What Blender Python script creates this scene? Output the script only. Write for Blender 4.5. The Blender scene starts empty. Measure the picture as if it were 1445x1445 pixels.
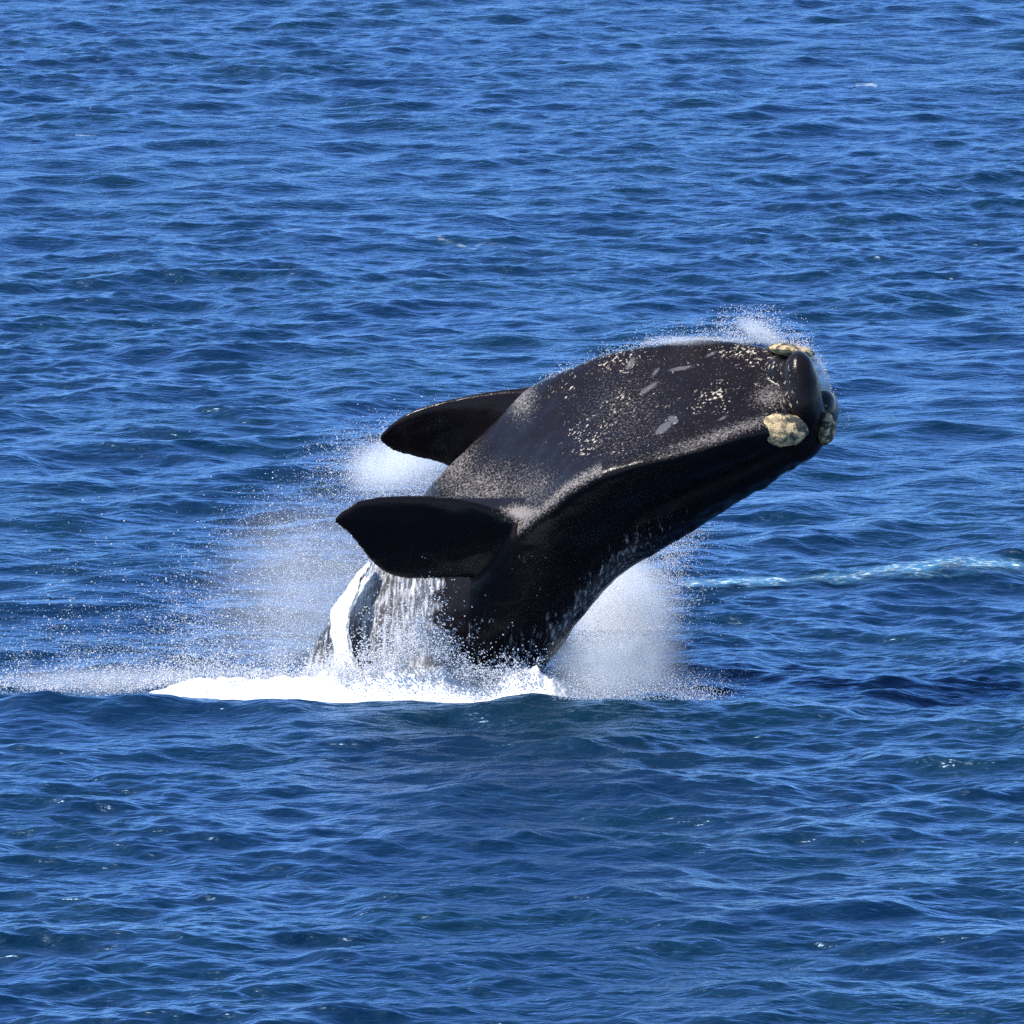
import bpy, bmesh, math
import numpy as np
from mathutils import Vector, noise

rng = np.random.default_rng(7)
SC = bpy.context.scene
COL = SC.collection
R = math.radians

# ------------------------------------------------------------------ camera
DIST, DEP, PPM, SET = 150.0, R(8.0), 85.0, 1.3          # metres to the whale, look-down angle, photo pixels per metre there
FW = 1445.0 / PPM
AIM = Vector((0, 0, 3.0))
FWD = Vector((0, math.cos(DEP), -math.sin(DEP)))
UP = Vector((0, math.sin(DEP), math.cos(DEP)))
RIGHT = Vector((1, 0, 0))
EYE = AIM - FWD * DIST
cam = bpy.data.cameras.new('camera')
cam.sensor_width = 36.0
cam.lens = 36.0 * DIST / FW
cam.clip_start, cam.clip_end = 1.0, 20000.0
camo = bpy.data.objects.new('camera', cam)
COL.objects.link(camo)
camo.location = EYE
camo.rotation_euler = (math.pi / 2 - DEP, 0, 0)
SC.camera = camo

# ------------------------------------------------------------------ sky and sun
SUNDIR = Vector((-0.50, -0.18, 0.80)).normalized()       # towards the sun: high, from the left
sun_el = math.asin(SUNDIR.z)
sun_az = math.atan2(SUNDIR.x, SUNDIR.y)
world = bpy.data.worlds.new('World')
SC.world = world
world.use_nodes = True
wn = world.node_tree
wn.nodes.clear()
wo = wn.nodes.new('ShaderNodeOutputWorld')
bg = wn.nodes.new('ShaderNodeBackground')
sky = wn.nodes.new('ShaderNodeTexSky')
sky.sky_type = 'NISHITA'
sky.sun_disc = False
sky.sun_elevation = sun_el
sky.sun_rotation = sun_az
sky.altitude = 0
sky.air_density = 1.0
sky.dust_density = 0.0
sky.ozone_density = 8.0
bg.inputs['Strength'].default_value = 0.15
wn.links.new(sky.outputs[0], bg.inputs['Color'])
wn.links.new(bg.outputs[0], wo.inputs['Surface'])
sl = bpy.data.lights.new('sun', 'SUN')
sl.energy = 4.6
sl.angle = R(0.53)
sl.color = (1.0, 0.95, 0.88)
so = bpy.data.objects.new('sun', sl)
COL.objects.link(so)
so.rotation_euler = SUNDIR.to_track_quat('Z', 'Y').to_euler()
SC.view_settings.view_transform = 'Standard'
SC.view_settings.look = 'None'
SC.view_settings.exposure = 0.75
SC.view_settings.gamma = 1.0
SC.view_settings.use_curve_mapping = False
SC.render.engine = 'CYCLES'
SC.cycles.max_bounces = 9
SC.cycles.diffuse_bounces = 4
SC.cycles.glossy_bounces = 3
SC.cycles.volume_bounces = 8
SC.cycles.transparent_max_bounces = 12
SC.cycles.use_denoising = False
SC.cycles.sample_clamp_indirect = 4.0

# ------------------------------------------------------------------ helpers
def P(px, py, d=0.0):
    """The point of the place seen at photo pixel (px, py), d metres in front of the whale's own plane."""
    z = DIST + SET - d
    u = (px - 722.5) / PPM / DIST
    v = (722.5 - py) / PPM / DIST
    return EYE + (FWD + RIGHT * u + UP * v) * z

def PN(px, py, d):
    px, py, d = np.broadcast_arrays(np.asarray(px, float), np.asarray(py, float), np.asarray(d, float))
    z = DIST + SET - d
    u = (px - 722.5) / PPM / DIST
    v = (722.5 - py) / PPM / DIST
    return np.array(EYE) + (np.array(FWD) + u[..., None] * np.array(RIGHT) + v[..., None] * np.array(UP)) * z[..., None]

def tag(o, label=None, cat=None, group=None, kind=None):
    if label: o['label'] = label
    if cat: o['category'] = cat
    if group: o['group'] = group
    if kind: o['kind'] = kind
    return o

def mesh_from(name, verts, faces, mat=None, parent=None, smooth=True):
    """faces: (n,3) or (n,4) integer array"""
    me = bpy.data.meshes.new(name)
    v = np.ascontiguousarray(verts, dtype=np.float32)
    f = np.ascontiguousarray(faces, dtype=np.int32)
    n, k = f.shape
    me.vertices.add(len(v)); me.vertices.foreach_set('co', v.ravel())
    me.loops.add(n * k); me.loops.foreach_set('vertex_index', f.ravel())
    me.polygons.add(n); me.polygons.foreach_set('loop_start', np.arange(0, n * k, k, dtype=np.int32))
    me.polygons.foreach_set('loop_total', np.full(n, k, dtype=np.int32))
    me.update(calc_edges=True)
    if smooth:
        me.polygons.foreach_set('use_smooth', np.ones(n, dtype=bool))
    if mat: me.materials.append(mat)
    o = bpy.data.objects.new(name, me)
    COL.objects.link(o)
    if parent: o.parent = parent
    return o

def attr(o, name, data):
    a = o.data.attributes.new(name, 'FLOAT', 'POINT')
    a.data.foreach_set('value', np.ascontiguousarray(data, dtype=np.float32))

def grid_faces(nr, nc, wrap=False):
    i = np.arange(nr - 1)[:, None] * nc
    if wrap:
        j = np.arange(nc)[None, :]
        j2 = (j + 1) % nc
    else:
        j = np.arange(nc - 1)[None, :]
        j2 = j + 1
    return np.stack([i + j, i + j2, i + nc + j2, i + nc + j], -1).reshape(-1, 4)

class NT:
    """small node helper"""
    def __init__(self, name):
        self.m = bpy.data.materials.new(name)
        self.m.use_nodes = True
        self.t = self.m.node_tree
        self.t.nodes.clear()
        self.out = self.n('ShaderNodeOutputMaterial')
    def n(self, typ, **kw):
        nd = self.t.nodes.new(typ)
        for k, v in kw.items(): setattr(nd, k, v)
        return nd
    def put(self, sock, v):
        if isinstance(v, bpy.types.NodeSocket): self.t.links.new(v, sock)
        elif v is not None: sock.default_value = v
    def math(self, op, a, b=None, c=None, clamp=False):
        nd = self.n('ShaderNodeMath', operation=op, use_clamp=clamp)
        for i, v in enumerate((a, b, c)):
            self.put(nd.inputs[i], v)
        return nd.outputs[0]
    def ramp(self, v, lo, hi, a=0.0, b=1.0):
        nd = self.n('ShaderNodeMapRange', interpolation_type='SMOOTHSTEP')
        self.put(nd.inputs[0], v)
        for i, x in enumerate((lo, hi, a, b)): self.put(nd.inputs[i + 1], x)
        return nd.outputs[0]
    def mix(self, f, a, b):
        nd = self.n('ShaderNodeMix', data_type='RGBA')
        self.put(nd.inputs[0], f); self.put(nd.inputs[6], a); self.put(nd.inputs[7], b)
        return nd.outputs[2]
    def coord(self, scale=(1, 1, 1), rot=(0, 0, 0), which='Object'):
        tc = self.n('ShaderNodeTexCoord')
        mp = self.n('ShaderNodeMapping')
        self.put(mp.inputs['Vector'], tc.outputs[which])
        mp.inputs['Scale'].default_value = scale
        mp.inputs['Rotation'].default_value = rot
        return mp.outputs[0]
    def noise(self, vec, scale, detail=3.0, rough=0.5, dist=0.0):
        nd = self.n('ShaderNodeTexNoise')
        self.put(nd.inputs['Vector'], vec)
        nd.inputs['Scale'].default_value = scale
        nd.inputs['Detail'].default_value = detail
        nd.inputs['Roughness'].default_value = rough
        nd.inputs['Distortion'].default_value = dist
        return nd.outputs[0]
    def attr(self, name):
        return self.n('ShaderNodeAttribute', attribute_name=name).outputs['Fac']
    def bump(self, h, dist, strength=1.0, normal=None):
        nd = self.n('ShaderNodeBump')
        self.put(nd.inputs['Height'], h)
        nd.inputs['Distance'].default_value = dist
        nd.inputs['Strength'].default_value = strength
        if normal: self.put(nd.inputs['Normal'], normal)
        return nd.outputs[0]
    def principled(self, **kw):
        nd = self.n('ShaderNodeBsdfPrincipled')
        for k, v in kw.items():
            self.put(nd.inputs[k.replace('_', ' ')], v)
        self.t.links.new(nd.outputs[0], self.out.inputs['Surface'])
        return nd

# ------------------------------------------------------------------ the sea: wind waves from a random spectrum
G = 9.81
def spectrum(L, N, wind, lo, hi, slope, seed, spread=2.0, peak=9.0):
    r = np.random.default_rng(seed)
    k1 = np.fft.fftfreq(N, L / N) * 2 * np.pi
    kx, ky = np.meshgrid(k1, k1, indexing='xy')
    k = np.hypot(kx, ky); k[0, 0] = 1
    wl = 2 * np.pi / k
    w = np.array(wind, float); w /= np.hypot(*w)
    c = (kx * w[0] + ky * w[1]) / k
    pw = np.exp(-(wl / peak) ** 2) / k ** 4 * (0.12 + np.abs(c) ** spread)
    pw *= 1 / (1 + np.exp(-(wl - lo) / (lo * 0.12))) * 1 / (1 + np.exp((wl - hi) / (hi * 0.12)))
    pw[0, 0] = 0
    z = (r.normal(size=(N, N)) + 1j * r.normal(size=(N, N))) * np.sqrt(pw)
    h = np.fft.ifft2(z).real
    H = np.fft.fft2(h)
    sx = np.fft.ifft2(1j * kx * H).real; sy = np.fft.ifft2(1j * ky * H).real
    s = slope / np.sqrt((sx ** 2 + sy ** 2).mean())
    dx = np.fft.ifft2(1j * kx / k * H).real * s
    dy = np.fft.ifft2(1j * ky / k * H).real * s
    return L, N, np.stack([h * s, dx, dy])
TILES = [spectrum(83.0, 1024, (0.30, -1), 1.25, 18.0, 0.128, 3, 2.5, 5.5),
         spectrum(23.7, 768, (0.15, -1), 0.26, 1.4, 0.150, 5, 2.5, 50.0)]

def sample(tile, x, y):
    L, N, f = tile
    u = np.mod(x / L * N, N); v = np.mod(y / L * N, N)
    i = np.floor(u).astype(int); j = np.floor(v).astype(int)
    a = u - i; b = v - j
    i %= N; j %= N; i2 = (i + 1) % N; j2 = (j + 1) % N
    return (f[:, j, i] * (1 - a) * (1 - b) + f[:, j, i2] * a * (1 - b) + f[:, j2, i] * (1 - a) * b + f[:, j2, i2] * a * b)

def swell(x, y):
    """the low hump of water pushed up in front of the whale and the dip it leaves behind"""
    side = 1 / (1 + np.exp((x - 4.6) / 0.7))
    crest = -2.2 + 0.15 * np.sin(x * 0.9 + 0.5)
    hump = (0.20 + 0.04 * np.sin(x * 1.3) + 0.04 * np.sin(x * 3.1 + 1)) * np.exp(-((y - crest) / 0.8) ** 2)
    dip = -0.06 * np.exp(-((y + 0.6) / 1.6) ** 2)
    far = 0.12 * np.exp(-((y - 17.2 - 0.35 * (x - 6)) / 2.2) ** 2) / (1 + np.exp(-(x - 3.0) / 0.7))
    return (hump + dip) * side + far

def sea(x, y, amp=1.0, amp2=1.0):
    c, s = math.cos(0.4), math.sin(0.4)
    a = sample(TILES[0], x, y)
    b = sample(TILES[1], c * x - s * y, s * x + c * y)
    # gusts: the small chop is stronger in some patches than in others
    g = 1.0 + 0.5 * np.sin(x * 0.11 + 0.6 * np.sin(y * 0.05)) * np.sin(y * 0.083 + 1.3 + 0.7 * np.sin(x * 0.21))
    bx = c * b[1] + s * b[2]; by = -s * b[1] + c * b[2]
    w = a[0] * amp + b[0] * amp2 * g
    h = w + swell(x, y)
    by = by - 2.2 * b[0]                        # the wind leans the waves over towards the shore: steep faces, long backs
    a = np.stack([a[0], a[1], a[2] - 1.1 * a[0]])
    return h, a[1] * amp * 0.75 + bx * amp2 * 0.1 * g, a[2] * amp * 0.75 + by * amp2 * 0.4 * g

def sea_height(x, y):
    x = np.atleast_1d(np.asarray(x, float)); y = np.atleast_1d(np.asarray(y, float))
    x0, y0 = x.copy(), y.copy()
    for _ in range(8):
        h, dx, dy = sea(x0, y0)
        x0 = x - dx; y0 = y - dy
    return sea(x0, y0)[0]

def mat_water():
    n = NT('sea_water')
    p = n.coord(which='Object')
    tc = n.coord((0.34, 1.0, 1), (0, 0, 0.16))
    patch = n.noise(p, 0.16, 3.0, 0.6)
    r1 = n.noise(tc, 3.0, 3.0, 0.55, 0.5)
    r2 = n.noise(n.coord((0.5, 1.0, 1), (0, 0, -0.22)), 8.0, 2.0, 0.5, 0.3)
    nrm = n.bump(n.math('MULTIPLY', r1, n.ramp(patch, 0.35, 0.65, 0.7, 1.25)), 0.105, 1.0)
    nrm = n.bump(r2, 0.034, 1.0, nrm)
    col = n.mix(n.ramp(patch, 0.35, 0.7), (0.0009, 0.0118, 0.033, 1), (0.0018, 0.0172, 0.033, 1))
    df = n.n('ShaderNodeBsdfDiffuse'); n.put(df.inputs['Color'], col); n.put(df.inputs['Normal'], nrm)
    gl = n.n('ShaderNodeBsdfGlossy'); n.put(gl.inputs['Color'], (0.44, 0.68, 1.0, 1)); n.put(gl.inputs['Normal'], nrm)
    gl.inputs['Roughness'].default_value = 0.30
    fr = n.n('ShaderNodeFresnel'); fr.inputs['IOR'].default_value = 1.45; n.put(fr.inputs['Normal'], nrm)
    mx = n.n('ShaderNodeMixShader')
    n.put(mx.inputs[0], fr.outputs[0]); n.put(mx.inputs[1], df.outputs[0]); n.put(mx.inputs[2], gl.outputs[0])
    n.put(n.out.inputs['Surface'], mx.outputs[0])
    return n.m
M_WATER = mat_water()

def build_sea():
    eye_y = EYE.y
    # rows by distance from the shore the camera stands on, finest near the whale
    d = [112.0]
    while d[-1] < 330: d.append(d[-1] + 0.092 * (d[-1] / 128) ** 1.5)
    st = d[-1] - d[-2]
    while d[-1] < 9000:
        st *= 1.12; d.append(d[-1] + st)
    pre = [112.0]; st = 0.1
    while pre[-1] > 4:
        st *= 1.2; pre.append(pre[-1] - st)
    d = np.array(pre[:0:-1] + d)
    u = np.linspace(-1.2, 1.2, 560)
    out = []; st = u[1] - u[0]; x = u[-1]
    while x < 60:
        st *= 1.22; x += st; out.append(x)
    u = np.concatenate([-np.array(out[::-1]), u, np.array(out)])
    half = FW / 2 / DIST
    Y = d[:, None] + eye_y + 0 * u[None, :]
    X = u[None, :] * half * np.maximum(d, 100.0)[:, None]
    dy = np.gradient(d)[:, None]
    dx = np.gradient(u)[None, :] * half * np.maximum(d, 100.0)[:, None]
    sp = np.maximum(dy, dx)
    a1 = np.clip((2.0 - sp) / 1.2, 0, 1); a2 = np.clip((0.55 - sp) / 0.3, 0, 1)
    h, ox, oy = sea(X, Y, a1, a2)
    V = np.stack([X + ox, Y + oy, h], -1).reshape(-1, 3)
    o = mesh_from('water', V, grid_faces(len(d), len(u)), M_WATER)
    tag(o, 'choppy deep blue open sea filling the whole picture', 'sea', kind='structure')
    return o
build_sea()

# ------------------------------------------------------------------ the whale
def mat_skin():
    n = NT('wet_black_skin')
    p = n.coord()
    # axis-aligned coordinates: x runs along the body
    pa = n.coord((0.45, 1, 1), (0, R(30), 0))
    speck_glint, pale, film, scar = n.attr('speck_glint'), n.attr('pale'), n.attr('film'), n.attr('scar')
    big = n.noise(p, 1.6, 4.0, 0.6)
    fine = n.noise(p, 26.0, 3.0, 0.7)
    dots = n.math('ADD', n.math('MULTIPLY', n.noise(n.coord((1, 1, 0.6), (0, R(-25), 0)), 19.0, 2.0, 0.6), 0.62), n.math('MULTIPLY', n.noise(p, 1.5, 3.5, 0.65), 0.50))
    base = n.mix(big, (0.0042, 0.0028, 0.0030, 1), (0.0120, 0.0082, 0.0088, 1))
    # pale sloughing skin; along the lip ridge also a painted line of sun glint
    pm = n.math('MULTIPLY', n.ramp(n.math('ADD', fine, n.math('MULTIPLY', pale, 0.34)), 0.62, 0.86), n.ramp(pale, 0.0, 0.3))
    base = n.mix(n.math('MULTIPLY', pm, 0.8), base, (0.24, 0.21, 0.19, 1))
    sm = n.math('MULTIPLY', n.ramp(n.math('ADD', dots, n.math('MULTIPLY', speck_glint, 0.12)), 0.778, 0.835), n.ramp(speck_glint, 0.0, 0.15))
    base = n.mix(sm, base, (0.42, 0.35, 0.27, 1))  # beige flecks: sloughing skin and wet sun glints, both put into the colour
    base = n.mix(n.math('MULTIPLY', n.ramp(n.math('ADD', scar, n.math('MULTIPLY', fine, 0.5)), 0.55, 0.85), 0.38), base, (0.20, 0.19, 0.20, 1))
    # white water streaming off the tail stock
    base = n.mix(n.math('MULTIPLY', n.ramp(film, 0.30, 0.55), n.ramp(fine, 0.3, 0.75, 0.25, 0.9)), base, (0.13, 0.125, 0.13, 1))
    st = n.noise(n.coord((5.5, 2.0, 0.55), (0, R(16), 0)), 3.0, 5.0, 0.65, 0.3)
    fm = n.ramp(n.math('ADD', st, n.math('MULTIPLY', film, 0.50)), 0.66, 1.02)
    fm = n.math('MULTIPLY', fm, n.ramp(film, 0.02, 0.2))
    base = n.mix(fm, base, (0.62, 0.62, 0.64, 1))
    wr = n.noise(pa, 7.0, 4.0, 0.65)
    nrm = n.bump(wr, 0.012, 0.6)
    nrm = n.bump(fine, 0.006, 0.6, nrm)
    nrm = n.bump(n.math('ADD', sm, pm), 0.02, 0.5, nrm)
    rough = n.math('ADD', 0.21, n.math('MULTIPLY', n.math('ADD', fm, pm, clamp=True), 0.3))
    n.principled(Base_Color=base, Roughness=rough, IOR=1.24, Normal=nrm)
    return n.m
M_SKIN = mat_skin()

def catmull(pts, n, closed):
    pts = np.asarray(pts, float)
    m = len(pts)
    out = []
    segs = m if closed else m - 1
    for s in range(segs):
        if closed: p0, p1, p2, p3 = (pts[(s + q) % m] for q in (-1, 0, 1, 2))
        else:
            p1, p2 = pts[s], pts[s + 1]
            p0 = pts[s - 1] if s else 2 * p1 - p2
            p3 = pts[s + 2] if s + 2 < m else 2 * p2 - p1
        t = np.linspace(0, 1, n, endpoint=False).reshape((-1,) + (1,) * p0.ndim)
        out.append(0.5 * (2 * p1 + (p2 - p0) * t + (2 * p0 - 5 * p1 + 4 * p2 - p3) * t ** 2 + (3 * p1 - p0 - 3 * p2 + p3) * t ** 3))
    if not closed: out.append(pts[-1][None])
    return np.concatenate(out)

# stations from the tail stock (under water) to the snout:
# throat edge (x, y), lip ridge (x, y), back edge (x, y), depth of the axis, half thickness, sharpness of the ridge, depth of the mouth crease
ST = [
 (455, 1230, 570, 1230, 660, 1230, -0.6, 1.1, 0.0, 0.0),
 (412, 1090, 580, 1090, 725, 1090, -0.5, 1.5, 0.0, 0.0),
 (420, 975, 600, 975, 757, 960, -0.4, 1.75, 0.0, 0.0),
 (453, 893, 625, 905, 790, 915, -0.3, 1.85, 0.0, 0.0),
 (502, 828, 655, 850, 822, 869, -0.15, 1.9, 0.05, 0.0),
 (560, 744, 695, 795, 851, 835, 0.0, 1.9, 0.25, 0.0),
 (622, 668, 730, 755, 886, 803, 0.2, 1.9, 0.55, 0.1),
 (688, 602, 766, 726, 923, 779, 0.4, 1.88, 0.9, 0.3),
 (745, 550, 802, 694, 958, 757, 0.65, 1.82, 1.0, 0.6),
 (800, 522, 846, 670, 990, 739, 0.9, 1.74, 1.0, 1.0),
 (860, 499, 896, 655, 1021, 719, 1.15, 1.62, 1.0, 1.0),
 (922, 487, 946, 643, 1052, 701, 1.4, 1.48, 1.0, 1.0),
 (982, 480, 992, 630, 1080, 684, 1.65, 1.32, 1.0, 1.0),
 (1038, 482, 1037, 615, 1104, 669, 1.85, 1.12, 1.0, 1.0),
 (1084, 491, 1076, 602, 1126, 655, 2.0, 0.92, 0.8, 0.8),
 (1115, 499, 1106, 600, 1138, 645, 2.1, 0.72, 0.4, 0.5),
 (1138, 514, 1130, 595, 1146, 630, 2.15, 0.45, 0.1, 0.1),
 (1148, 560, 1146, 585, 1150, 600, 2.15, 0.15, 0.0, 0.0),
]
def section(tx, ty, rx, ry, bx, by, dc, h, sharp, crease):
    T, Rr, B = np.array([tx, ty]), np.array([rx, ry]), np.array([bx, by])
    m1 = T * 0.5 + Rr * 0.5
    pts = [
        (*T, -0.12 - 0.26 * sharp),
        (*(T * 0.78 + Rr * 0.22), 0.36 - 0.32 * sharp),
        (*m1, 0.66 - 0.18 * sharp),
        (*(T * 0.18 + Rr * 0.82), 0.86 + 0.17 * sharp),
        (*(Rr * (1.0) + 0 * T), 0.95 + 0.36 * sharp),
        (*(Rr * 0.82 + B * 0.18), 0.99 + 0.26 * sharp),
        (*(Rr * 0.58 + B * 0.42), 0.95 + 0.04 * sharp - 0.02 * crease),
        (*(Rr * 0.40 + B * 0.60), 0.84 - 0.10 * sharp - 0.11 * crease),
        (*(Rr * 0.26 + B * 0.74), 0.68 - 0.08 * sharp - 0.0 * crease),
        (*(Rr * 0.08 + B * 0.92), 0.36 + 0.02 * crease),
        (*B, 0.0),
        (*(T * 0.12 + B * 0.88), -0.45),
        (*(T * 0.32 + B * 0.68), -0.85),
        (*(T * 0.58 + B * 0.42), -0.95),
        (*(T * 0.86 + B * 0.14), -0.60 - 0.1 * sharp),
    ]
    pts = np.array(pts)
    pts[:, 2] = dc + pts[:, 2] * h
    return pts

def loft_px(secs, n_around, n_along):
    """secs: list of (k,3) sections in (px, py, depth); closed tube with capped ends"""
    S = catmull(np.stack(secs), n_along, False)
    rings = np.stack([catmull(s, n_around, True) for s in S])
    nr, nc = rings.shape[:2]
    V = PN(rings[..., 0], rings[..., 1], rings[..., 2]).reshape(-1, 3)
    F = [tuple(f) for f in grid_faces(nr, nc, True)]
    c0, c1 = V[:nc].mean(0), V[-nc:].mean(0)
    V = np.vstack([V, c0, c1])
    a, b = len(V) - 2, len(V) - 1
    for j in range(nc):
        j2 = (j + 1) % nc
        F.append((a, j2, j)); F.append((b, (nr - 1) * nc + j, (nr - 1) * nc + j2))
    return V, F

def flipper_sections(stations):
    """stations from root to tip: top edge (x, y), bottom edge (x, y), depth of top, depth of bottom, thickness in m"""
    secs = []
    for tx, ty, bx, by, dt, db, th in stations:
        T, B = np.array([tx, ty, dt], float), np.array([bx, by, db], float)
        prof = [(0, 0), (0.05, 0.55), (0.2, 0.95), (0.4, 1.0), (0.65, 0.8), (0.88, 0.5), (1, 0),
                (0.88, -0.5), (0.65, -0.8), (0.4, -1.0), (0.2, -0.95), (0.05, -0.55)]
        s = []
        for u, w in prof:
            q = T * (1 - u) + B * u
            q[2] += w * th / 2
            s.append(q)
        secs.append(np.array(s))
    return secs

NEAR_FLIPPER = [
 (800, 745, 770, 850, 1.75, 1.0, 0.9),
 (750, 735, 725, 830, 2.05, 1.35, 0.62),
 (700, 716, 690, 818, 2.35, 1.65, 0.46),
 (655, 704, 650, 817, 2.55, 1.85, 0.38),
 (610, 699, 605, 819, 2.70, 2.00, 0.32),
 (570, 699, 568, 817, 2.80, 2.10, 0.27),
 (535, 701, 541, 808, 2.88, 2.25, 0.22),
 (508, 707, 523, 792, 2.94, 2.45, 0.17),
 (490, 715, 508, 772, 2.97, 2.65, 0.12),
 (477, 724, 490, 752, 2.98, 2.82, 0.08),
 (469, 734, 473, 741, 2.98, 2.94, 0.03),
]
FAR_FLIPPER = [
 (820, 560, 800, 680, -0.9, -1.3, 0.8),
 (765, 546, 740, 680, -0.75, -1.2, 0.6),
 (730, 549, 690, 676, -0.75, -1.2, 0.44),
 (690, 553, 650, 664, -0.8, -1.3, 0.36),
 (650, 560, 618, 653, -0.85, -1.35, 0.3),
 (612, 570, 590, 646, -0.9, -1.35, 0.24),
 (578, 582, 566, 640, -0.95, -1.3, 0.18),
 (555, 595, 550, 634, -1.0, -1.2, 0.12),
 (541, 608, 540, 627, -1.0, -1.1, 0.08),
 (535, 616, 535, 621, -1.0, -1.02, 0.03),
]

def blob(center, rx, ry, rz_m, tilt=0.0, n=28):
    """ellipsoid with radii in photo pixels across and metres in depth"""
    V, F = [], []
    cx, cy, cd = center
    ct, stt = math.cos(tilt), math.sin(tilt)
    for i in range(n + 1):
        th = math.pi * i / n
        for j in range(2 * n):
            ph = math.pi * j / n
            a = rx * math.sin(th) * math.cos(ph); b = ry * math.cos(th); c = rz_m * math.sin(th) * math.sin(ph)
            V.append(P(cx + a * ct - b * stt, cy + a * stt + b * ct, cd + c))
    F = [tuple(f) for f in grid_faces(n + 1, 2 * n, True)]
    return np.array([tuple(v) for v in V]), F

def project(v):
    """where on the design drawing of the whale a point of its skin lies"""
    r = v - np.array(EYE)
    z = r @ np.array(FWD)
    return 722.5 + (r @ np.array(RIGHT)) / z * DIST * PPM, 722.5 - (r @ np.array(UP)) / z * DIST * PPM, DIST + SET - z

def build_whale():
    parts = [loft_px([section(*s) for s in ST], 5, 6),
             loft_px(flipper_sections(NEAR_FLIPPER), 4, 6),
             loft_px(flipper_sections(FAR_FLIPPER), 4, 6),
             blob((1131, 557, 2.60), 28, 62, 0.46, R(-5)),
             blob((1110, 530, 1.95), 32, 34, 0.55),          # chin boss
             blob((1158, 590, 1.75), 24, 40, 0.6, R(10)),
             blob((1136, 585, 2.3), 26, 40, 0.6, R(0)),          # tip of the upper jaw
             blob((1128, 622, 2.1), 40, 32, 0.55, R(-30))]
    V, F, off = [], [], 0
    for v, f in parts:
        V.append(np.asarray(v)); F += [tuple(int(i) + off for i in q) for q in f]; off += len(v)
    me = bpy.data.meshes.new('whale_shape')
    me.from_pydata(np.vstack(V).tolist(), [], F)
    bm = bmesh.new(); bm.from_mesh(me)
    bmesh.ops.remove_doubles(bm, verts=bm.verts, dist=1e-4)
    bmesh.ops.recalc_face_normals(bm, faces=bm.faces)
    bm.to_mesh(me); bm.free()
    tmp = bpy.data.objects.new('whale_shape', me)
    COL.objects.link(tmp)
    rm = tmp.modifiers.new('r', 'REMESH'); rm.mode = 'VOXEL'; rm.voxel_size = 0.032; rm.use_smooth_shade = True
    sm = tmp.modifiers.new('s', 'SMOOTH'); sm.factor = 0.5; sm.iterations = 9
    dg = bpy.context.evaluated_depsgraph_get()
    m2 = bpy.data.meshes.new_from_object(tmp.evaluated_get(dg))
    bpy.data.objects.remove(tmp); bpy.data.meshes.remove(me)
    nv = len(m2.vertices)
    co = np.empty(nv * 3, np.float32); m2.vertices.foreach_get('co', co); co = co.reshape(-1, 3).astype(float)
    nr = np.empty(nv * 3, np.float32); m2.vertices.foreach_get('normal', nr); nr = nr.reshape(-1, 3).astype(float)
    # folds and dents of the blubber
    amp = np.array([noise.fractal(Vector(c) * 0.9, 1.0, 2.1, 3) for c in co])
    fin = np.array([noise.noise(Vector((c[0] * 3.2, c[1] * 3.2, c[2] * 5.0))) for c in co])
    co += nr * (amp * 0.030 + fin * 0.010)[:, None]
    x, y, d = project(co)
    # ragged bumps along the upper jaw's edge
    B = np.array([(s[4], s[5]) for s in ST[8:16]], float)
    dist = np.abs(y - np.interp(x, B[:, 0], B[:, 1]))
    jag = np.array([noise.noise(Vector((c[0] * 4.5, c[1] * 1.5, c[2] * 2.0))) for c in co])
    co += nr * (np.clip(jag - 0.05, 0, 1) * 0.07 * np.exp(-(dist / 10) ** 2) * ((x > 955) & (x < 1150)))[:, None]
    m2.vertices.foreach_set('co', co.astype(np.float32).ravel()); m2.update()
    m2.materials.clear(); m2.materials.append(M_SKIN)
    o = bpy.data.objects.new('whale', m2)
    COL.objects.link(o)
    m2.name = 'whale'
    for pl in m2.polygons: pl.use_smooth = True
    # where the skin is speckled or has wet glints painted in, pale, scarred or under a film of white water
    st = np.array(ST)
    rx, ry = st[5:16, 2], st[5:16, 3]
    ridge = y - np.interp(x, rx, ry)                      # < 0 above the lip ridge (throat side)
    throat = np.clip(-ridge / 18, 0, 1) * (d > -0.6) * ~((x < 742) & (y > 703))
    def g(cx, cy, sx, sy): return np.exp(-((x - cx) / sx) ** 2 - ((y - cy) / sy) ** 2)
    speck_glint = throat * np.clip(0.95 * g(960, 560, 130, 90) + 0.9 * g(1060, 560, 60, 60) + 0.7 * g(870, 580, 70, 70) + 0.55, 0, 1) * np.clip((x - 640) / 160, 0, 1)
    speck_glint = np.maximum(speck_glint, 0.75 * np.exp(-((ridge + 6) / 11) ** 2) * np.clip((x - 830) / 80, 0, 1) * (x < 1090))  # sun glints along the wet lip ridge, painted as flecks
    speck_glint = np.maximum(speck_glint, 0.62 * ((ridge > 10) & (x < 840) & (x > 640) & (y > 740)))  # wet sparkle on the near flank, painted as flecks
    pale = throat * np.maximum.reduce([0.65 * g(680, 690, 70, 45), 0.7 * g(640, 650, 40, 60), 0.55 * g(740, 690, 60, 40), 0.8 * g(735, 560, 25, 35), 0.35 * g(880, 590, 80, 80), 0.10 + 0 * x])
    pale = np.maximum(pale, 0.85 * np.exp(-((ridge + 7) / 12) ** 2) * ((x > 730) & (x < 850)))
    pale = np.maximum(pale, 0.7 * np.exp(-((ridge + 8) / 12) ** 2) * ((x >= 850) & (x < 1085)) * np.clip((x - 850) / 150, 0.35, 1))  # glint line of the ridge, painted as paler colour
    pale = np.maximum(pale, 1.3 * g(735, 724, 30, 12))
    pale = np.maximum(pale, 0.75 * g(1085, 560, 28, 20))
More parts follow.
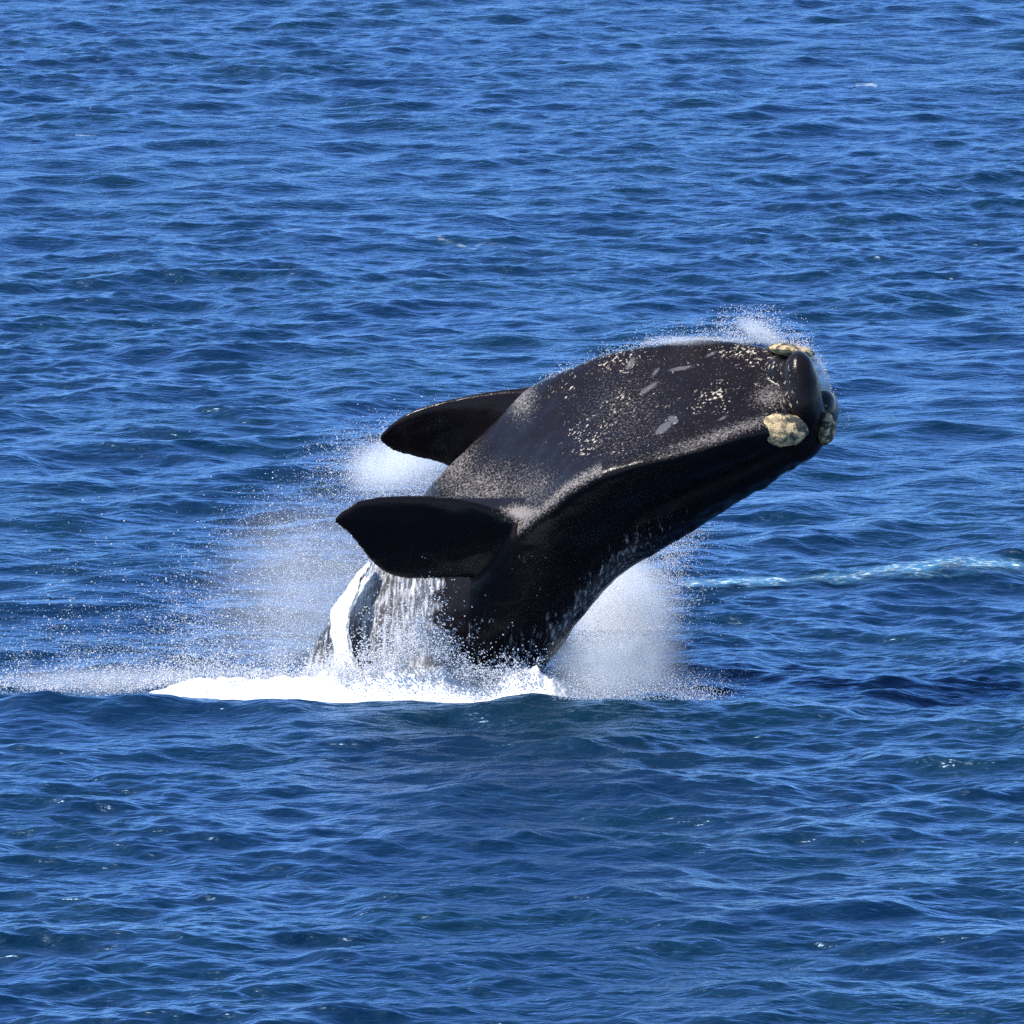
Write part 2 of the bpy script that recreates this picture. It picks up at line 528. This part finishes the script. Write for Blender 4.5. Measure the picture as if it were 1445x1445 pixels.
    def gr(cx, cy, sx, sy, a):
        c, q = math.cos(R(a)), math.sin(R(a))
        u, w = (x - cx) * c - (y - cy) * q, (x - cx) * q + (y - cy) * c
        return np.exp(-(u / sx) ** 2 - (w / sy) ** 2)
    scar = np.maximum.reduce([gr(936, 604, 15, 6, 38), 0.9 * gr(950, 592, 9, 6, -30), 0.8 * gr(915, 548, 20, 4, 34), 0.7 * gr(890, 513, 14, 6, 60), 0.65 * gr(960, 520, 26, 4, 10), 0.6 * gr(1003, 500, 14, 4, 25), 0.6 * gr(1020, 590, 12, 3, 25), 0.6 * gr(925, 525, 14, 4, 50)]) * throat
    flip = (d > 1.9 - 0.002 * (x - 500)) & (x < 760) & (y < 822)
    edge = 640 - (y - 820) * 0.14 + 9 * np.sin(y * 0.2)
    film = np.clip((y - 700) / 60, 0, 1) * np.clip((edge - x) / 26, 0, 1) * (0.42 + 0.35 * np.clip((y - 900) / 60, 0, 1) + 0.45 * g(500, 830, 28, 60) + 0.18 * g(590, 880, 40, 80))
    film = np.where(flip, 0, film) * np.clip((x - 455) / 40, 0.85, 1)
    under = np.interp(x, st[3:15, 4], st[3:15, 5]) - y          # height above the lower edge of the body
    film = np.maximum(film, 0.40 * np.exp(-((under - 24) / 32) ** 2) * ((x > 770) & (x < 1010)) * np.clip((1010 - x) / 120, 0, 1))
    film = np.maximum(film, np.where(flip | (x > 770), 0, 0.24 * np.clip((y - 840) / 60, 0, 1)))
    attr(o, 'speck_glint', speck_glint); attr(o, 'pale', np.clip(pale, 0, 1.3)); attr(o, 'scar', scar); attr(o, 'film', film)
    tag(o, 'black right whale breaching belly up out of the sea, flippers swept back', 'whale')
    return o
whale = build_whale()

def mat_callosity():
    n = NT('callosity_crust')
    p = n.coord()
    a = n.noise(p, 9.0, 4.0, 0.6); b = n.noise(p, 4.2, 3.0, 0.65)
    c = n.mix(n.ramp(a, 0.36, 0.56), (0.17, 0.13, 0.07, 1), (0.60, 0.43, 0.22, 1))
    c = n.mix(n.ramp(b, 0.47, 0.57), c, (0.035, 0.038, 0.028, 1))
    n.principled(Base_Color=c, Roughness=0.75, Normal=n.bump(n.noise(p, 22.0, 4.0, 0.7), 0.05, 0.8))
    return n.m
M_CALL = mat_callosity()

WV = np.empty(len(whale.data.vertices) * 3, np.float32); whale.data.vertices.foreach_get('co', WV)
WX, WY, WD = project(WV.reshape(-1, 3).astype(float))
def callosity(px, py, sink, rx, ry, rd, tilt, seed, label=None):
    near = np.hypot(WX - px, WY - py) < 9
    v, f = blob((px, py, WD[near].max() - sink), rx, ry, rd, tilt, 22)
    c = v.mean(0)
    out = []
    for q in v:
        dv = q - c
        k = 1 + 0.13 * noise.fractal(Vector(q * 3.4) + Vector((seed * 5.1, 2.0, 0)), 1.0, 2.0, 3) + 0.10 * noise.noise(Vector(q * 11.0))
        out.append(c + dv * k)
    o = mesh_from('callosity', np.array(out), np.array(f), M_CALL, whale)
    if label: o['label'] = label
    return o
callosity(1105, 607, 0.05, 34, 24, 0.16, R(10), 1, 'big rounded tan callosity mottled dark')
callosity(1117, 495, 0.75, 31, 9, 0.5, R(9), 2, 'flat tan callosity on the top edge of the chin')
callosity(1167, 605, 0.1, 13, 24, 0.30, R(12), 3, 'grey brown callosity at the snout tip')

# ------------------------------------------------------------------ foam and spray
def mat_foam(name, col, trans=0.35):
    n = NT(name)
    p = n.coord()
    b = n.noise(p, 7.0, 5.0, 0.65)
    nrm = n.bump(b, 0.10, 0.6)
    df = n.n('ShaderNodeBsdfDiffuse'); df.inputs['Color'].default_value = col; n.put(df.inputs['Normal'], nrm)
    tr = n.n('ShaderNodeBsdfTranslucent'); tr.inputs['Color'].default_value = col
    mx = n.n('ShaderNodeMixShader'); mx.inputs[0].default_value = trans
    n.put(mx.inputs[1], df.outputs[0]); n.put(mx.inputs[2], tr.outputs[0])
    n.put(n.out.inputs['Surface'], mx.outputs[0])
    return n.m
M_FOAM = mat_foam('white_foam', (0.90, 0.90, 0.91, 1), 0.25)
M_DROP = mat_foam('spray_drops', (0.88, 0.90, 0.94, 1), 0.45)

OCT = np.array([(1, 1, 1), (1, -1, -1), (-1, 1, -1), (-1, -1, 1)], float) * 0.72
OCF = np.array([(0, 1, 2), (0, 3, 1), (0, 2, 3), (1, 3, 2)])
def drops(name, pts, rad, label, cat='spray'):
    """a cloud of small water drops, joined in one object"""
    pts = np.asarray(pts); n = len(pts)
    sh = OCT[None] * rad[:, None, None] * rng.uniform(0.75, 1.3, (n, 4, 1))
    V = (pts[:, None, :] + sh).reshape(-1, 3)
    F = (OCF[None] + 4 * np.arange(n)[:, None, None]).reshape(-1, 3)
    o = mesh_from(name, V, F, M_DROP, smooth=True)
    return tag(o, label, cat, kind='stuff')

def interp(xs, pts):
    p = np.array(pts, float)
    return np.interp(xs, p[:, 0], p[:, 1])

def clump(x, y, f, seed):
    """0..1 clumpiness of a cloud of spray"""
    r = np.random.default_rng(seed)
    s = np.zeros_like(x)
    for _ in range(14):
        a = r.uniform(0, 2 * np.pi); k = f * r.uniform(0.5, 2.2)
        s += np.sin(k * (x * np.cos(a) + y * np.sin(a)) + r.uniform(0, 6.28))
    return 1 / (1 + np.exp(-s * 0.55))

def scatter(n, box, dens, seed):
    """random points of the drawing (x, y) thinned by a density of 0..1"""
    r = np.random.default_rng(seed)
    X, Y = [], []; got = 0
    while got < n:
        x = r.uniform(box[0], box[2], 200000); y = r.uniform(box[1], box[3], 200000)
        k = r.random(200000) < dens(x, y)
        X.append(x[k]); Y.append(y[k]); got += k.sum()
    return np.concatenate(X)[:n], np.concatenate(Y)[:n]

# left cloud, thrown up behind the tail stock
TOP = [(-20, 955), (60, 930), (150, 860), (230, 770), (300, 700), (380, 640), (450, 590), (520, 560), (600, 548), (700, 535), (760, 525)]
BODY = [(410, 985), (455, 900), (500, 832), (560, 745), (622, 668), (690, 600), (760, 545)]
def left_density(x, y):
    top = interp(x, TOP)
    body_x = np.interp(-y, [-985, -900, -832, -745, -668, -600, -545], [430, 470, 515, 575, 640, 705, 775])
    t = np.clip((y - top) / 160, 0, 1)
    near = np.exp(-np.clip(body_x - x, 0, None) / 165)
    low = np.exp(-np.clip(968 - y, 0, None) / 42) * np.clip((x + 60) / 160, 0, 1)
    core = 1.1 * np.exp(-((x - 565) / 62) ** 2 - ((y - 655) / 34) ** 2)
    dd = t ** 1.3 * (near ** 1.2 * 0.42 + 0.055) * (0.35 + 1.1 * clump(x, y, 0.022, 2)) + 0.35 * low * (0.4 + clump(x, y, 0.06, 9)) + core
    return dd * (x < body_x + np.where(y > 800, -6, 12)) * (y < 985)
x, y = scatter(80000, (-20, 520, 780, 985), left_density, 21)
d = rng.normal(-0.3, 1.0, len(x))
d = np.where((x > 405) & (y < 962), -1.7 - np.abs(d), d)
d = np.where((y < 720) & (x > 480), -2.2 - np.abs(d), d)
drops('spray', PN(x, y, d), rng.uniform(0.003, 0.0076, len(x)), 'fine white spray hanging left of the whale above the sea')
x, y = scatter(3800, (0, 540, 700, 980), lambda x, y: left_density(x, y) ** 0.7, 22)
d = rng.normal(0.0, 1.2, len(x)); d = np.where((x > 405) & (y < 962), -1.7 - np.abs(d), d); d = np.where((y < 720) & (x > 480), -2.2 - np.abs(d), d)
drops('spray', PN(x, y, d), rng.uniform(0.008, 0.016, len(x)) * rng.uniform(0.7, 1.2, len(x)), 'bright scattered droplets flung left of the whale')

# right cloud under the head
def right_density(x, y):
    left = np.interp(y, [735, 780, 850, 905, 950, 990], [985, 905, 832, 800, 775, 790])
    edge = np.interp(y, [735, 800, 880, 940, 985], [985, 958, 952, 965, 1000])
    inside = np.clip((x - left + 14) / 16, 0, 1) / (1 + np.exp((x - edge) / 11))
    t = np.clip((y - 735) / 110, 0, 1)
    return inside * (0.30 + 0.55 * t) * (0.55 + 0.6 * clump(x, y, 0.03, 4)) + 0.25 * np.exp(-((x - 985) / 45) ** 2 - ((y - 962) / 16) ** 2) + 0.012 * (x > left) * np.exp(-np.clip(x - edge, 0, None) / 60)
x, y = scatter(34000, (760, 735, 1080, 988), right_density, 31)
drops('spray', PN(x, y, np.interp(y, [880, 985], [-3.3, 2.6]) + rng.normal(0, 0.9, len(x)) * (y > 890) + rng.normal(0, 0.3, len(x))), rng.uniform(0.0045, 0.0095, len(x)), 'dense pale blue spray falling beneath the head at right')

# mist blown off the chin and the throat
CR = [(760, 540), (800, 521), (860, 497), (905, 487), (960, 480), (1010, 477), (1060, 481), (1100, 480), (1140, 493), (1165, 530), (1180, 570), (1190, 600)]
def mist_density(x, y):
    c = interp(x, CR)
    up = c - y
    tall = np.interp(x, [760, 900, 1000, 1040, 1065, 1110, 1150, 1190], [5, 6, 9, 26, 30, 16, 9, 8])
    return np.clip((up + 6) / 6, 0, 1) * np.exp(-np.clip(up, 0, None) / tall * 1.1) * np.interp(x, [760, 850, 960, 1060, 1120, 1180], [0.25, 0.3, 0.7, 0.8, 0.9, 0.5]) * (0.3 + 0.9 * clump(x, y, 0.09, 6)) + 0.6 * np.exp(-((x - 1075 - (y - 462) * 1.2) / 12) ** 2 - ((y - 462) / 16) ** 2)
x, y = scatter(5200, (760, 430, 1200, 610), mist_density, 41)
drops('spray', PN(x, y, np.interp(x, [760, 1150], [0.4, 1.9]) + rng.normal(-0.15, 0.3, len(x))), rng.uniform(0.005, 0.010, len(x)), 'thin white mist blown off the chin and throat')

# drops running over the tail stock and side of the whale
def foam_bank():
    """the white water heaped along the waterline around the whale"""
    nx, ny = 900, 90
    px = np.linspace(-30, 1010, nx)
    top = interp(px, [(-30, 972), (60, 970), (190, 972), (215, 969), (300, 966), (400, 964), (440, 955), (480, 945), (510, 940), (560, 925), (590, 935), (640, 950), (690, 957), (715, 945), (760, 948), (790, 940), (820, 966), (860, 984), (960, 984), (1010, 985)])
    X = (px - 722.5) / PPM
    yy = np.linspace(-2.2, 2.6, ny)
    GX, GY = np.meshgrid(X, yy)
    base = sea_height(GX.ravel(), GY.ravel()).reshape(GX.shape)
    mid = interp(px, [(-30, -0.2), (380, -0.3), (470, -0.65), (760, -0.65), (820, -0.3), (1010, -0.2)])[None, :]
    topz = np.array([P(a, b, SET - q).z for a, b, q in zip(px, top, mid[0])])
    prof = np.exp(-((GY - mid) / 0.62) ** 2) - 0.12
    nz = np.array([noise.fractal(Vector((a * 1.9, b * 1.9, 3.0)), 0.9, 2.1, 5) for a, b in zip(GX.ravel(), GY.ravel())]).reshape(GX.shape)
    sp = np.array([noise.ridged_multi_fractal(Vector((a * 4.5, b * 3.0, 7.0)), 1.0, 2.0, 3, 1.0, 2.0) for a, b in zip(GX.ravel(), GY.ravel())]).reshape(GX.shape)
    hgt = np.clip(topz[None, :] - base.mean(), 0.02, 1.2)
    cut = np.interp(px, [-30, 120, 300, 780, 860, 1010], [0.08, 0.25, 1, 1, 0.25, 0.0])[None, :]
    Z = base + prof * hgt * (1.12 + 0.45 * nz + 0.16 * (sp - 1)) * np.maximum(cut * (1 + 0.5 * nz * (1 - cut) * 2), 0.3) - 0.10 * (1 - cut) - 0.03
    V = np.stack([GX, GY, Z], -1).reshape(-1, 3)
    o = mesh_from('foam', V, grid_faces(ny, nx), M_FOAM)
    tag(o, 'thick white foam churned along the waterline around the whale', 'foam', kind='stuff')
foam_bank()

# spatter above the foam bank
def spatter(x, y):
    top = interp(x, [(0, 968), (200, 964), (420, 958), (520, 945), (560, 930), (600, 900), (640, 940), (690, 955), (715, 945), (760, 950), (840, 960), (1000, 970)])
    up = top - y
    tall = np.interp(x, [0, 400, 480, 560, 620, 680, 760, 900, 1000], [10, 12, 14, 26, 26, 11, 9, 10, 6])
    return np.clip((up + 24) / 20, 0, 1) * np.exp(-np.clip(up, 0, None) / tall) * np.interp(x, [0, 180, 230, 700, 780, 860, 1000], [0.3, 0.35, 0.8, 0.8, 0.5, 0.35, 0.1]) * (0.25 + clump(x, y, 0.12, 12))
x, y = scatter(26000, (0, 780, 1010, 988), spatter, 51)
d = np.interp(x, [0, 420, 480, 600, 760, 800, 1010], [0.3, 0.6, 1.7, 2.0, 1.6, 0.6, 0.2]) + rng.normal(0, 0.25, len(x))
drops('spray', PN(x, y, d), rng.uniform(0.006, 0.017, len(x)), 'white spatter leaping off the foam at the whale base')

def mat_sheet():
    n = NT('pouring_water')
    st = n.noise(n.coord((7.0, 3.0, 0.7), (0, R(18), 0)), 2.2, 5.0, 0.65, 0.4)
    p = n.coord()
    df = n.n('ShaderNodeBsdfDiffuse'); df.inputs['Color'].default_value = (0.88, 0.89, 0.90, 1)
    n.put(df.inputs['Normal'], n.bump(n.math('ADD', st, n.math('MULTIPLY', n.noise(p, 9.0, 4.0, 0.6), 0.5)), 0.10, 0.8))
    tp = n.n('ShaderNodeBsdfTransparent')
    mx = n.n('ShaderNodeMixShader')
    n.put(mx.inputs[0], n.ramp(n.math('ADD', st, n.attr('cover')), 0.72, 0.98))
    n.put(mx.inputs[1], tp.outputs[0]); n.put(mx.inputs[2], df.outputs[0])
    n.put(n.out.inputs['Surface'], mx.outputs[0])
    return n.m
M_SHEET = mat_sheet()

def white_sheet():
    """the sheet of white water pouring down the left edge of the tail stock"""
    n, m = 120, 26
    t = np.linspace(0, 1, n)
    L = catmull([(523, 795), (495, 828), (473, 862), (470, 890), (474, 915), (470, 945), (462, 985)], 20, False)
    Rr = catmull([(526, 797), (512, 820), (500, 852), (492, 885), (500, 925), (515, 955), (560, 985)], 20, False)
    s = np.linspace(0, 1, len(L))
    L = np.stack([np.interp(t, s, L[:, i]) for i in (0, 1)], 1); Rr = np.stack([np.interp(t, s, Rr[:, i]) for i in (0, 1)], 1)
    w = np.linspace(0, 1, m)[None, :, None]
    q = L[:, None] * (1 - w) + Rr[:, None] * w
    jx = np.array([noise.fractal(Vector((a * 0.05, b * 0.02, 1.0)), 1.0, 2.0, 4) for a, b in q.reshape(-1, 2)]).reshape(n, m)
    q[..., 0] += jx * 5 * (np.abs(w[..., 0] - 0.5) * 2)
    depth = -0.2 + np.linspace(0.05, 0.75, m)[None] * np.linspace(0.6, 2.0, n)[:, None] + 0.35 + 0.10 * jx
    V = PN(q[..., 0], q[..., 1], depth).reshape(-1, 3)
    o = mesh_from('water_sheet', V, grid_faces(n, m), M_SHEET)
    ed = 1 - np.abs(np.linspace(-1, 1, m))[None, :] ** 2 + 0.0 * t[:, None]
    attr(o, 'cover', (0.34 + 0.55 * ed).ravel())
    so_ = o.modifiers.new('thickness', 'SOLIDIFY'); so_.thickness = 0.05
    tag(o, 'sheet of white water pouring down the left edge of the whale', 'water sheet', kind='stuff')
white_sheet()

def mat_streak():
    n = NT('streak_foam')
    p = n.coord((0.6, 1.2, 1))
    cover = n.attr('cover')
    a = n.noise(p, 2.6, 5.0, 0.65, 0.5); b = n.noise(p, 9.0, 4.0, 0.7)
    white = n.ramp(n.math('ADD', b, n.math('MULTIPLY', n.attr('froth'), 0.35)), 0.62, 0.80)
    col = n.mix(white, (0.05, 0.17, 0.30, 1), (0.70, 0.80, 0.78, 1))
    df = n.n('ShaderNodeBsdfDiffuse'); n.put(df.inputs['Color'], col); n.put(df.inputs['Normal'], n.bump(b, 0.06, 0.7))
    tp = n.n('ShaderNodeBsdfTransparent')
    mx = n.n('ShaderNodeMixShader')
    n.put(mx.inputs[0], n.ramp(n.math('ADD', a, n.math('MULTIPLY', cover, 0.75)), 0.75, 1.35))
    n.put(mx.inputs[1], tp.outputs[0]); n.put(mx.inputs[2], df.outputs[0])
    n.put(n.out.inputs['Surface'], mx.outputs[0])
    return n.m
M_STREAK = mat_streak()

def ground(px, py):
    """where the sight line of a photo pixel meets the still sea"""
    a = P(px, py, 0.0) - EYE
    t = -EYE.z / a.z
    return EYE + a * t

def streak(line, label, cover=1.0, froth=0.5, n=160, m=22):
    """a band of broken water lying on the sea; line: (x, y, half height) in photo pixels"""
    C = catmull([q[:2] for q in line], 16, False); s = np.linspace(0, 1, len(C)); t = np.linspace(0, 1, n)
    cx = np.interp(t, s, C[:, 0]); cy = np.interp(t, s, C[:, 1])
    hw = np.interp(t, np.linspace(0, 1, len(line)), [q[2] for q in line])
    w = np.linspace(-1, 1, m)
    X = np.empty((n, m)); Y = np.empty((n, m))
    for i in range(n):
        for j in range(m):
            g = ground(cx[i], cy[i] - w[j] * hw[i]); X[i, j] = g.x; Y[i, j] = g.y
    Z = sea_height(X.ravel(), Y.ravel()).reshape(X.shape) + 0.07
    V = np.stack([X, Y, Z], -1).reshape(-1, 3)
    o = mesh_from('foam_streak', V, grid_faces(n, m), M_STREAK)
    edge = (1 - np.abs(w[None, :]) ** 2.0) * np.minimum(np.minimum(t, 1 - t) * 12, 1)[:, None]
    attr(o, 'cover', (edge * cover).ravel()); attr(o, 'froth', (froth * edge).ravel())
    tag(o, label, 'foam streak', kind='stuff')
streak([(940, 826, 8), (1000, 828, 10), (1070, 827, 11), (1150, 821, 14), (1230, 818, 15), (1320, 814, 17), (1400, 809, 19), (1480, 804, 20)], 'long turquoise streak of foam trailing right behind the whale', 0.84, 0.40)
streak([(1300, 800, 2), (1340, 795, 4), (1390, 792, 5), (1440, 788, 4), (1480, 786, 3)], 'white froth on the crest above the turquoise streak', 0.28, 0.8)
streak([(608, 342, 3), (640, 346, 5), (665, 352, 3), (690, 345, 4), (725, 356, 3)], 'small pale whitecap on the sea above the flippers', 0.45, 0.6)
streak([(1205, 127, 2), (1222, 127, 4), (1240, 129, 2)], 'tiny white crest on the distant sea at upper right', 0.6, 0.8)
streak([(104, 190, 2), (120, 191, 4), (138, 193, 2)], 'tiny white crest on the distant sea at upper left', 0.65, 0.8)
streak([(960, 975, 5), (985, 962, 12), (1010, 955, 10), (1035, 950, 5)], 'patch of broken foam lapping right of the falling spray', 0.5, 0.5)

def mat_mist():
    n = NT('mist')
    p = n.coord()
    ln = n.n('ShaderNodeVectorMath', operation='LENGTH'); n.put(ln.inputs[0], p)
    g = n.n('ShaderNodeNewGeometry')
    w = n.noise(g.outputs['Position'], 1.5, 4.0, 0.65, 0.4)
    edge = n.ramp(n.math('ADD', ln.outputs['Value'], n.math('MULTIPLY', n.math('SUBTRACT', w, 0.5), 0.7)), 0.25, 0.92, 1.0, 0.0)
    dens = n.n('ShaderNodeAttribute', attribute_type='OBJECT', attribute_name='density').outputs['Fac']
    k = n.math('MULTIPLY', n.math('MULTIPLY', edge, dens), n.ramp(w, 0.25, 0.7, 0.35, 1.6))
    v = n.n('ShaderNodeVolumePrincipled')
    v.inputs['Color'].default_value = (0.985, 0.99, 0.998, 1)
    v.inputs['Anisotropy'].default_value = 0.15
    n.put(v.inputs['Density'], k)
    n.put(n.out.inputs['Volume'], v.outputs[0])
    return n.m
M_MIST = mat_mist()

def mist(px, py, d, rx, ry, rz, tilt, density, label):
    """a soft cloud of fine spray: radii in photo pixels across, metres in depth"""
    bm = bmesh.new(); bmesh.ops.create_icosphere(bm, subdivisions=3, radius=1.0)
    me = bpy.data.meshes.new('mist'); bm.to_mesh(me); bm.free(); me.materials.append(M_MIST)
    o = bpy.data.objects.new('mist', me); COL.objects.link(o)
    o.location = P(px, py, d); o.scale = (rx / PPM, rz, ry / PPM); o.rotation_euler = (0, -tilt, 0)
    o['density'] = float(density)
    tag(o, label, 'mist', kind='stuff')
mist(882, 890, -3.6, 100, 165, 1.1, R(9), 3.0, 'soft pale blue mist falling under the head at right')
mist(560, 655, -2.7, 105, 58, 0.8, R(12), 1.5, 'bright white mist between the two flippers')
mist(440, 850, -2.5, 215, 210, 1.3, R(-35), 0.30, 'thin veil of mist left of the whale')
mist(160, 968, -0.2, 290, 34, 1.0, 0, 0.9, 'low band of mist along the waterline at left')
mist(1078, 474, 1.5, 62, 17, 0.4, R(-32), 2.6, 'puff of mist blown off the chin')
mist(985, 481, 1.2, 110, 9, 0.4, R(0), 2.0, 'thin rim of mist along the throat edge')
mist(1160, 535, 1.8, 16, 55, 0.3, R(18), 2.0, 'thin film of mist off the snout')
mist(610, 950, 1.6, 70, 42, 0.5, 0, 0.9, 'white mist rising off the foam at the whale base')
mist(975, 970, -0.6, 70, 22, 0.6, 0, 1.2, 'low mist drifting right of the whale base')
mist(872, 940, 2.6, 118, 92, 0.4, R(-4), 1.9, 'low white mist at the foot of the falling spray')
